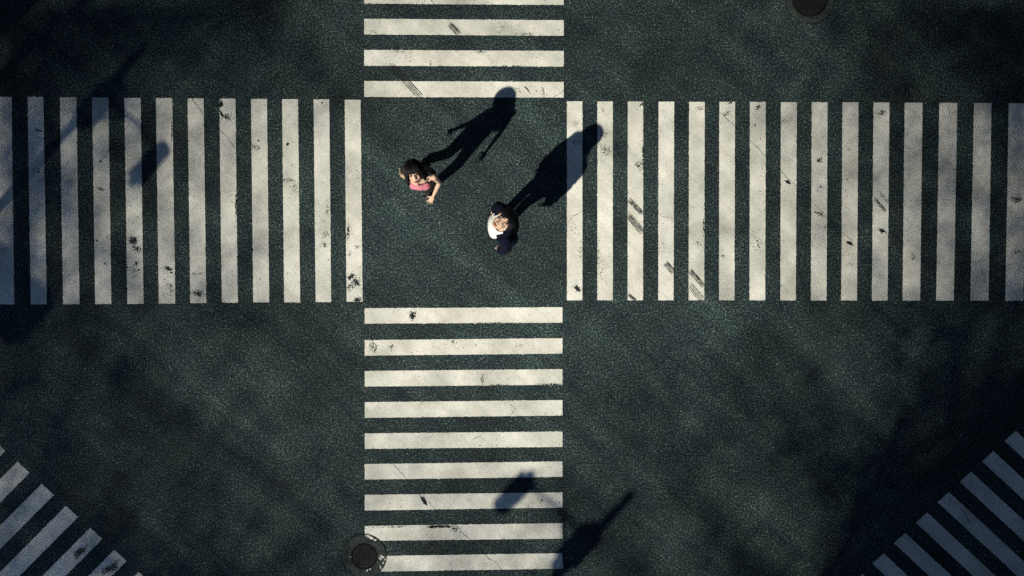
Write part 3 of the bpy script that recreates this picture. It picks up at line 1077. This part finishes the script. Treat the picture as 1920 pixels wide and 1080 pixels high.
# ---- man in the navy jacket
def build_man():
    F = V((-0.99, -0.12, 0)).normalized(); Lf = V((-F.y, F.x, 0))
    root = empty('person', (-0.09, 0.80, 0), 'man in an open navy jacket over a white shirt, face turned up to the sky', 'person', 'two people looking up from the crossing')
    H = V((-0.090, 0.788, 1.600)); rot = head_rot((-0.89, -0.46), R(60), R(0)); s = 1.15
    T = [((-.09, .80, .82), .10, .08), ((-.09, .80, .87), .165, .115), ((-.09, .795, .96), .165, .112), ((-.102, .785, 1.06), .155, .110), ((-.112, .765, 1.18), .168, .122),
         ((-.115, .75, 1.30), .182, .125), ((-.102, .743, 1.39), .178, .092), ((-.105, .742, 1.44), .135, .070), ((-.105, .745, 1.475), .068, .058)]
    sR, sL = V((-.125, .925, 1.405)), V((-.082, .562, 1.405))
    eR, wR = V((-.160, .985, 1.12)), V((-.205, .965, .875))
    eL, wL = V((-.072, .492, 1.12)), V((-.130, .470, .880))
    hR, hL = V((-.10, .885, .89)), V((-.085, .715, .89))
    kR, aR = V((-.155, .925, .49)), V((-.145, .955, .085))
    kL, aL = V((-.16, .755, .49)), V((-.145, .775, .085))
    arms = ((sR, eR, wR), (sL, eL, wL))
    sh = Shapes()
    sh.loft(torso_secs(T, F))
    for sj, e, wq in arms:
        sh.ell(sj, (0.055, 0.055, 0.055))
        sh.cap(V((-.104, .743, 1.425)).lerp(sj, .4), sj, 0.045, 0.050)
        sh.cap(sj, e, 0.050, 0.040); sh.cap(e, e.lerp(wq, .3), 0.041, 0.042); sh.cap(e.lerp(wq, .3), wq, 0.042, 0.026)
    hand(sh, wR, V((.03, -.02, -.15)), V((0, -1, 0)), V((-1, 0, -.3)), 0.40, 0.10, 1.0)
    hand(sh, wL, V((-.02, .02, -.14)), V((0, 1, 0)), V((-1, 0, -.3)), 0.40, 0.10, 1.0)
    for h_, k_, a_ in ((hR, kR, aR), (hL, kL, aL)):
        sh.cap(h_, k_, 0.085, 0.056); sh.cap(k_, k_.lerp(a_, .35), 0.054, 0.056); sh.cap(k_.lerp(a_, .35), a_, 0.056, 0.038)
    head(sh, H, rot, s, False)
    sh.cap(V((-.105, .745, 1.45)), H + rot @ V((-0.02, 0, -0.055)), 0.060, 0.057)
    me = sh.remeshed(0.0052, 3)
    colour_lips(me, H, rot, s)
    link('body', me, [M_SKIN, M_LIPM], root)
    face_parts(root, H, rot, s, M_HAIR)

    def ends(phi):
        a = abs(math.degrees(phi))
        if a < 50: return 0.066 + 0.020 * math.sin(4 * phi + 0.8)
        if a < 75: return 0.05 - (a - 50) / 25 * 0.075
        if a < 110: return -0.025
        return -0.025 - (a - 110) / 70 * 0.055
    hair(root, H, rot, s, ends, (0.118, 0.104, 0.110), 640, 0.0040, 0.009, 5, 0.12, 0.06)
    # white shirt
    c0 = V((-.10, .76, 0))
    ts = Shapes()
    ts.loft(torso_secs([((-.09, .795, .80), .195, .150)] + [((-.09, .795, .90), .188, .140)] + T[3:], F, 0.020))
    ts.ell(V((-.215, .745, 1.22)), (0.075, 0.15, 0.17))
    for sj, e, wq in arms:
        ts.cap(V((-.104, .743, 1.425)).lerp(sj, .4), sj, 0.052, 0.054)
    me = ts.remeshed(0.006, 3)
    keep_faces(me, lambda p: p.z > 0.805 and (p.z < 1.47 - (0.05 if (p - c0).dot(F) > 0 else 0) + 6 * abs((p - c0).dot(Lf)) ** 2))
    so = link('shirt', me, [M_WHITECLOTH], root)
    md = so.modifiers.new('thick', 'SOLIDIFY'); md.thickness = 0.004; md.offset = 1
    # navy jacket, hanging open
    jk = Shapes()
    JT = [((-.085, .795, .86), .175, .140), ((-.085, .79, .95), .180, .138)] + T[3:-1] + [((-.09, .745, 1.485), .085, .075)]
    jk.loft(torso_secs(JT, F, 0.030))
    rj = random.Random(4)
    jk.ell(V((-.015, .60, 1.24)), (0.085, 0.10, 0.17))
    jk.ell(V((-.03, .66, 1.08)), (0.085, 0.10, 0.13))
    for sj, e, wq in arms:
        jk.ell(sj + V((0.005, 0, 0)), (0.078, 0.074, 0.070))
        jk.cap(sj, e, 0.068, 0.060)
        jk.cap(e, wq, 0.062, 0.050)
        for t in (0.15, 0.4, 0.65, 0.9):     # rucked sleeve folds
            p = e.lerp(wq, t)
            jk.ell(p + V((rj.uniform(-.01, .01), rj.uniform(-.01, .01), 0)), (0.064 - 0.006 * t, 0.066 - 0.008 * t, 0.020))
        for t in (0.3, 0.6, 0.9):
            p = sj.lerp(e, t)
            jk.ell(p + V((rj.uniform(-.012, .012), rj.uniform(-.012, .012), 0)), (0.074, 0.074, 0.022))
    me = jk.remeshed(0.0055, 4)

    def jtest(p):
        q = p - c0
        l, f = q.dot(Lf), q.dot(F)
        if p.z < 0.87 and abs(l) < 0.2: return False
        for sj, e, wq in arms:
            d = (wq - e).normalized()
            if (p - wq).dot(d) > -0.005 and (p - wq).length < 0.09: return False
        half = 0.140 + 0.045 * math.sin(max(0, min(1, (1.42 - p.z) / 0.5)) * math.pi * 0.5)
        if p.z > 1.40: half = 0.115
        if f > 0.02 and abs(l - 0.01) < half and abs(l) < 0.19: return False
        if p.z > 1.455 and abs(l) < 0.09 and f > -0.075: return False
        return True
    keep_faces(me, jtest)
    jo = link('jacket', me, [M_NAVY], root)
    md = jo.modifiers.new('thick', 'SOLIDIFY'); md.thickness = 0.006; md.offset = 1
    for sj, e, wq in arms:
        bm = bmesh.new()
        d = (wq - e).normalized()
        tube(bm, [wq - d * 0.022, wq + d * 0.008], [0.058, 0.056], 20, cap=False)
        cf = link_bm('cuff_trim', bm, M_WHITECLOTH, jo, True)
        md = cf.modifiers.new('thick', 'SOLIDIFY'); md.thickness = 0.006
    # trousers and shoes
    tr = Shapes()
    tr.loft(torso_secs(T[:4], F, 0.006))
    for h_, k_, a_ in ((hR, kR, aR), (hL, kL, aL)):
        tr.cap(h_, k_, 0.090, 0.060); tr.cap(k_, a_ + V((0, 0, .04)), 0.060, 0.052)
    link('trousers', tr.remeshed(0.008, 3), [M_BLACKCLOTH], root)
    shoe(root, aR, V((-.2, 0.0, 0)), 0.0, 1.05)
    shoe(root, aL, V((-.2, 0.01, 0)), 0.0, 1.05)
    return root


build_woman()
build_man()


# ------------------------------------------------------------------ unseen things round the junction that cast the shade, some added for it
def from_shadow(x, y, h):
    """foot of a point at height h whose shadow falls on pixel (x, y)"""
    p = W(x, y)
    return V((p.x - AZ.x * COT * h, p.y - AZ.y * COT * h, 0))


PERP = V((AZ.y, -AZ.x, 0))


def signal_post(label, tip_px, h, arm_len, side, drop):
    b = from_shadow(*tip_px, h)
    root = empty('signal_post', b, label, 'traffic signal', 'traffic signals on the street corners')
    bm = bmesh.new()
    tube(bm, [b + Z * z for z in (0.1, h * 0.5, h)], [0.075, 0.068, 0.060], 16)
    tube(bm, [b + Z * 0.1, b + Z * 0.16, b + Z * 0.5], [0.16, 0.16, 0.10], 16)
    link_bm('pole', bm, M_METAL, root, False)
    zh = h - 0.82
    d = PERP * side
    e = b + Z * zh + d * arm_len
    bm = bmesh.new()
    tube(bm, [b + Z * zh, b + Z * (zh + 0.05) + d * arm_len * .5, e], [0.028, 0.024, 0.022], 10)
    tube(bm, [b + Z * (zh - 0.4), b + Z * (zh - 0.02) + d * arm_len * .4], [0.02, 0.02], 8)
    link_bm('arm', bm, M_METAL, root)
    rot = m3(d, V((-d.y, d.x, 0)), Z)
    for c, wd, ht in ((e - Z * drop, 0.27, 0.50), (b + Z * (zh + 0.02) + AZ * -0.14 + d * 0.05, 0.36, 0.66)):
        bm = bmesh.new()
        vs = box(bm, c, (wd, 0.20, ht), rot)
        bmesh.ops.bevel(bm, geom=bm.edges[:], offset=0.075, segments=4, affect='EDGES')
        hs = link_bm('signal_head', bm, M_SIGNAL, root)
        for k, mt in ((0.5, M_RED), (-0.5, M_GREEN)):
            bm = bmesh.new()
            fwd = rot @ V((0, 1, 0))
            q = c + Z * ht * 0.46 * k
            tube(bm, [q + fwd * 0.095, q + fwd * 0.115], [0.115, 0.11], 20)
            link_bm('lens', bm, mt, hs)
            bm = bmesh.new()
            tube(bm, [q + fwd * 0.09, q + fwd * 0.22], [0.13, 0.13], 20, cap=False)
            link_bm('visor', bm, M_SIGNAL, hs)
    return root


signal_post('grey signal post beyond the pavement whose arm shadow lies across the upright bars', (268, 92), 5.2, 1.10, 1, 0.30)
signal_post('grey signal post whose shadow points up beside the barred crossing with the manhole', (1184, 926), 5.2, 1.17, -1, 0.08)

# large road sign on a post
hT = 6.0
c_r = from_shadow(112, 566, hT)
root = empty('road_sign', c_r - PERP * 1.0, 'large blue road sign on a grey post casting the black block shadow', 'road sign')
bm = bmesh.new()
rot = m3(PERP, AZ, Z)
cc = c_r - PERP * 1.0 + Z * (hT - 0.42)
box(bm, cc, (2.0, 0.05, 0.86), rot)
es = [e for e in bm.edges if abs((rot.inverted() @ (e.verts[0].co - e.verts[1].co)).y) > 0.04]
bmesh.ops.bevel(bm, geom=es, offset=0.10, segments=5, affect='EDGES')
link_bm('board', bm, M_BOARD, root)
bm = bmesh.new()
bp = c_r - PERP * 1.0 + AZ * 0.09
tube(bm, [V((bp.x, bp.y, 0.1)), V((bp.x, bp.y, hT - 0.05))], [0.07, 0.06], 14)
link_bm('post', bm, M_METAL, root)
bm = bmesh.new()
for dz in (-0.2, 0.2):
    box(bm, cc + AZ * 0.045 + Z * dz, (1.7, 0.035, 0.05), rot)
link_bm('bracket', bm, M_METAL, root)


# building on the south side
def building(x0, y1, wx, dy, floors, label):
    fh = 3.3
    root = empty('office_building', (x0 + wx / 2, y1 - dy / 2, 0), label, 'building')
    Hh = floors * fh + 0.8
    bm = bmesh.new()
    box(bm, (x0 + wx / 2, y1 - dy / 2, Hh / 2 + 0.05), (wx, dy, Hh - 0.1))
    link_bm('wall', bm, M_WALL, root)
    bm = bmesh.new()
    box(bm, (x0 + wx / 2, y1 - dy / 2, Hh + 0.1), (wx + 0.4, dy + 0.4, 0.2))
    roof = link_bm('roof', bm, M_ROOF, root)
    bm = bmesh.new()
    box(bm, (x0 + wx * .6, y1 - dy / 2, Hh + 1.25), (3.0, 3.0, 2.1))
    link_bm('roof_hut', bm, M_WALL, roof)
    for fl in range(floors):
        z = fl * fh + (2.0 if fl else 1.75)
        k = int(wx / 2.4)
        for i in range(k):
            cx = x0 + wx * (i + 0.5) / k
            if fl == 0 and i == 1:
                bm = bmesh.new(); box(bm, (cx, y1 + 0.02, 1.25), (1.3, 0.12, 2.2))
                dr = link_bm('door', bm, M_FRAME, root)
                bm = bmesh.new(); box(bm, (cx + .5, y1 + 0.11, 1.2), (0.04, 0.05, 0.5))
                link_bm('handle', bm, M_METAL, dr)
                continue
            bm = bmesh.new(); box(bm, (cx, y1 + 0.01, z), (1.6, 0.1, 1.7))
            wn = link_bm('window', bm, M_FRAME, root)
            bm = bmesh.new(); box(bm, (cx, y1 + 0.035, z), (1.44, 0.08, 1.54))
            link_bm('pane', bm, M_GLASS, wn)
        k = int(dy / 2.6)
        for i in range(k):
            cy = y1 - dy * (i + 0.5) / k
            bm = bmesh.new(); box(bm, (x0 - 0.01, cy, z), (0.1, 1.6, 1.7))
            wn = link_bm('window', bm, M_FRAME, root)
            bm = bmesh.new(); box(bm, (x0 - 0.035, cy, z), (0.08, 1.44, 1.54))
            link_bm('pane', bm, M_GLASS, wn)


BX = 1085
BY = (1885 - BX * AZ.y) / AZ.x
pb = W(BX, BY)
building(pb.x, pb.y, 17, 10, 6, 'tiled six storey office building whose edge shades the dark corner of the road')

building(-9.5, 22, 20, 12.4, 8, 'wide tiled office block added unseen along the north side to block sky light')  # this and the next two blocks are added to cut sky light
building(11.5, 12, 12, 13, 8, 'tiled office block added unseen beyond the long crossing to block sky light')
building(-25.4, 17, 12.1, 20.7, 8, 'tiled corner block added unseen behind the upright bars to darken that corner')

# ------------------------------------------------------------------ unseen trees, crowns shaped to dim the sun towards the edges
TX = [0, 190, 380, 570, 760, 960, 1150, 1340, 1540, 1730, 1920]
TY = [0, 180, 360, 540, 720, 900, 1080]
TT = np.array([  # wanted share of sun; leaves are placed to darken the edges to it
    [.02, .03, .14, .46, .74, .82, .78, .64, .46, .16, .02],
    [.07, .27, .43, .62, .92, 1.0, .92, .71, .50, .31, .09],
    [.07, .29, .48, .70, 1.0, 1.0, .96, .77, .56, .39, .20],
    [.14, .31, .48, .70, .98, 1.0, .94, .73, .52, .36, .17],
    [.18, .30, .55, .76, .88, .90, .78, .58, .42, .28, .12],
    [.18, .20, .40, .60, .70, .70, .58, .44, .30, .12, .06],
    [.18, .17, .20, .38, .54, .52, .42, .28, .16, .08, .05]])


def want(x, y):
    x = min(max(x, TX[0]), TX[-1] - 1e-3); y = min(max(y, TY[0]), TY[-1] - 1e-3)
    i = max(k for k in range(len(TX)) if TX[k] <= x); j = max(k for k in range(len(TY)) if TY[k] <= y)
    i = min(i, len(TX) - 2); j = min(j, len(TY) - 2)
    a = (x - TX[i]) / (TX[i + 1] - TX[i]); b = (y - TY[j]) / (TY[j + 1] - TY[j])
    a = a * a * (3 - 2 * a) * .4 + a * .6
    return (TT[j, i] * (1 - a) + TT[j, i + 1] * a) * (1 - b) + (TT[j + 1, i] * (1 - a) + TT[j + 1, i + 1] * a) * b


ZC = 15.6
# shadow centre of the crown (px), radii (m), sideways shift of the trunk (m along PERP)
TREES = [
    ((-260, 60), (5.2, 5.2, 2.2), -1.0, 'unseen sun-dimming tree nearest the signal post, crown shaped to darken the corner'),
    ((430, -170), (5.6, 5.4, 2.2), -3.6, 'unseen sun-dimming tree with a wide crown leaning towards the junction'),
    ((-120, 620), (5.4, 5.2, 2.3), -0.4, 'unseen sun-dimming tree standing behind the blue road sign'),
    ((420, 820), (5.6, 5.2, 2.3), -1.2, 'unseen sun-dimming tree between the road sign and the kerb corner'),
    ((330, 1290), (5.4, 5.0, 2.2), 0.0, 'unseen sun-dimming tree set back deepest from the kerb corner'),
    ((960, 1280), (5.4, 5.2, 2.3), 0.0, 'unseen sun-dimming tree midway along the south pavement'),
    ((1560, 1000), (5.6, 5.4, 2.3), 1.4, 'unseen sun-dimming tree beside the office building corner'),
    ((1640, 130), (5.8, 5.6, 2.3), 5.2, 'unseen spreading sun-dimming tree in front of the office building'),
    ((2160, 420), (5.6, 5.4, 2.3), 0.4, 'unseen sun-dimming tree furthest along the office front'),
    ((1050, -330), (4.6, 4.4, 2.0), -3.9, 'slim unseen sun-dimming tree with a thin leaning crown'),
]
crowns = []
for (sx, sy), rad, shift, label in TREES:
    c = from_shadow(sx, sy, ZC); c.z = ZC + random.uniform(-.3, .5)
    crowns.append((c, V(rad)))
# leaves: choose the spot of shade, then a place along that sunbeam inside one of the crowns
TOSUN = -sun_dir
leaf_pts = [[] for _ in TREES]
LEAF_A = 0.0032 * 0.55
CELL = 28
for gx in range(-500, 2420, CELL):
    for gy in range(-500, 1580, CELL):
        T = want(gx, gy)
        t = max(0.02, min(1.0, (T - 0.10) / 0.90))
        if t >= 0.995:
            continue
        tau = -math.log(t)
        cl = mnoise.fractal(V(((gx * .72 + gy * .69) / 330.0, (gx * .69 - gy * .72) / 62.0, 1.7)), 0.8, 2.0, 3)
        tau *= max(0.12, 1 + (1.0 if gx > 1150 and gy > 540 else 0.6) * cl)
        edge_d = max(0, -gx, gx - 1920, -gy, gy - 1080)
        if edge_d > 0:
            tau = min(tau, 1.6) * max(0.25, 1 - edge_d / 600)
        nexp = tau * (CELL / S) ** 2 * math.sin(SUN_EL) / LEAF_A
        for _ in range(rng.poisson(nexp)):
            g = W(gx + random.uniform(0, CELL), gy + random.uniform(0, CELL))
            opts = []
            for i, (c, r) in enumerate(crowns):
                o = V(((g.x - c.x) / r.x, (g.y - c.y) / r.y, (0 - c.z) / r.z)); d = V((TOSUN.x / r.x, TOSUN.y / r.y, TOSUN.z / r.z))
                A, B, Cc = d.dot(d), 2 * o.dot(d), o.dot(o) - 1
                D = B * B - 4 * A * Cc
                if D > 0:
                    q = math.sqrt(D)
                    opts.append((i, (-B - q) / (2 * A), (-B + q) / (2 * A)))
            if not opts:
                continue
            i, t0, t1 = opts[int(random.random() * len(opts))]
            leaf_pts[i].append(g + TOSUN * random.uniform(t0, t1))


def leaves_mesh(pts, rs):
    P = np.array([tuple(p) for p in pts])
    n = len(P)
    r = np.random.default_rng(rs)
    a = r.normal(size=(n, 3)); a[:, 2] *= 0.6
    a /= np.linalg.norm(a, axis=1, keepdims=True)
    nrm = r.normal(size=(n, 3)); nrm[:, 2] = np.abs(nrm[:, 2]) + 0.6
    b = np.cross(nrm, a); b /= np.linalg.norm(b, axis=1, keepdims=True)
    ln = r.uniform(0.085, 0.13, (n, 1)); wd = ln * r.uniform(0.45, 0.65, (n, 1))
    v = np.stack([P - a * ln / 2, P + b * wd / 2 - a * ln * 0.05, P + a * ln / 2, P - b * wd / 2 - a * ln * 0.05], axis=1).reshape(-1, 3)
    me = bpy.data.meshes.new('crown')
    me.from_pydata(v.tolist(), [], [(4 * i, 4 * i + 1, 4 * i + 2, 4 * i + 3) for i in range(n)])
    return me


OVER = [  # crown centre (m), radii, foot of the trunk, leaves per square metre factor, label
    ((7.6, -4.9, 15.5), (4.8, 4.4, 2.0), (10.6, -6.9), 3.2, 'added sky-blocking tree overhanging the shaded slanting crossing'),
    ((10.0, 1.0, 15.5), (3.8, 4.6, 2.0), (11.0, 1.8), 1.3, 'added sky-blocking tree at the far end of the long crossing'),
    ((8.4, 6.2, 15.5), (4.6, 3.6, 2.0), (10.4, 8.0), 1.0, 'added sky-blocking tree on the corner beyond the larger manhole'),
    ((-9.0, 6.0, 15.8), (4.8, 3.8, 2.0), (-10.8, 7.0), 1.1, 'added sky-blocking tree on the corner behind the signal post'),
    ((-10.0, 1.2, 16.0), (3.4, 3.6, 1.6), (-11.0, 1.0), 1.6, 'added sky-blocking tree at the end of the upright bars'),
    ((-10.0, -4.6, 16.4), (3.4, 3.4, 1.4), (-12.5, -2.0), 1.6, 'added sky-blocking tree on the corner of the brown stained crossing'),
]
for (cx, cy, cz), rad, foot, dens, label in OVER:  # unseen crowns added above the camera to block sky light at the edges
    n_l = int(math.pi * rad[0] * rad[1] * dens / 0.0024)
    pts = []
    while len(pts) < n_l:
        u = V((random.uniform(-1, 1), random.uniform(-1, 1), random.uniform(-1, 1)))
        l = u.length
        if l > 1 or random.random() > (1.25 - l):
            continue
        if mnoise.noise(u * 2.3 + V((cx, cy, 0))) < -0.22:
            continue
        pts.append(V((cx + u.x * rad[0], cy + u.y * rad[1], cz + u.z * rad[2])))
    TREES.append((None, rad, None, label)); crowns.append((V((cx, cy, cz)), V(rad))); leaf_pts.append(pts)
    TREES[-1] = (('foot', foot), rad, 0, label)


for k, ((sx, sy), rad, shift, label) in enumerate(TREES):
    c, r = crowns[k]
    base = V((*sy, 0.1)) if sx == 'foot' else V((c.x, c.y, 0.1)) + PERP * shift
    root = empty('unseen_shade_tree', base, label, 'tree', 'unseen trees placed to dim the junction edges')
    rt = random.Random(40 + k)
    bm = bmesh.new()
    fork = base + Z * 12.0 + (V((c.x, c.y, 0)) - V((base.x, base.y, 0))) * 0.25
    tube(bm, [base, base + Z * 0.5, base.lerp(fork, .5) + V((rt.uniform(-.1, .1), rt.uniform(-.1, .1), 0)), fork], [0.22, 0.15, 0.11, 0.06], 12)
    pts = leaf_pts[k]
    for j in range(11):
        if pts:
            tgt = pts[rt.randrange(len(pts))]
        else:
            tgt = c
        start = base.lerp(fork, rt.uniform(0.86, 1.0))
        midp = start.lerp(tgt, 0.5) + Z * rt.uniform(0.2, 0.9)
        tube(bm, [start, midp, tgt], [0.036, 0.020, 0.006], 7)
        for _ in range(2):
            if pts:
                t2 = pts[rt.randrange(len(pts))]
                if (t2 - midp).length < 3.2:
                    tube(bm, [midp, midp.lerp(t2, .5) + Z * .15, t2], [0.014, 0.010, 0.004], 6)
    link_bm('trunk', bm, M_BARK, root, True)
    # leaves outside the measured shade so that the crown closes on its far side
    extra = []
    if pts:
        link('crown', leaves_mesh(pts, k), M_LEAF, root)
print('leaves', [len(p) for p in leaf_pts])

SC.cycles.use_denoising = False
SC.cycles.max_bounces = 6
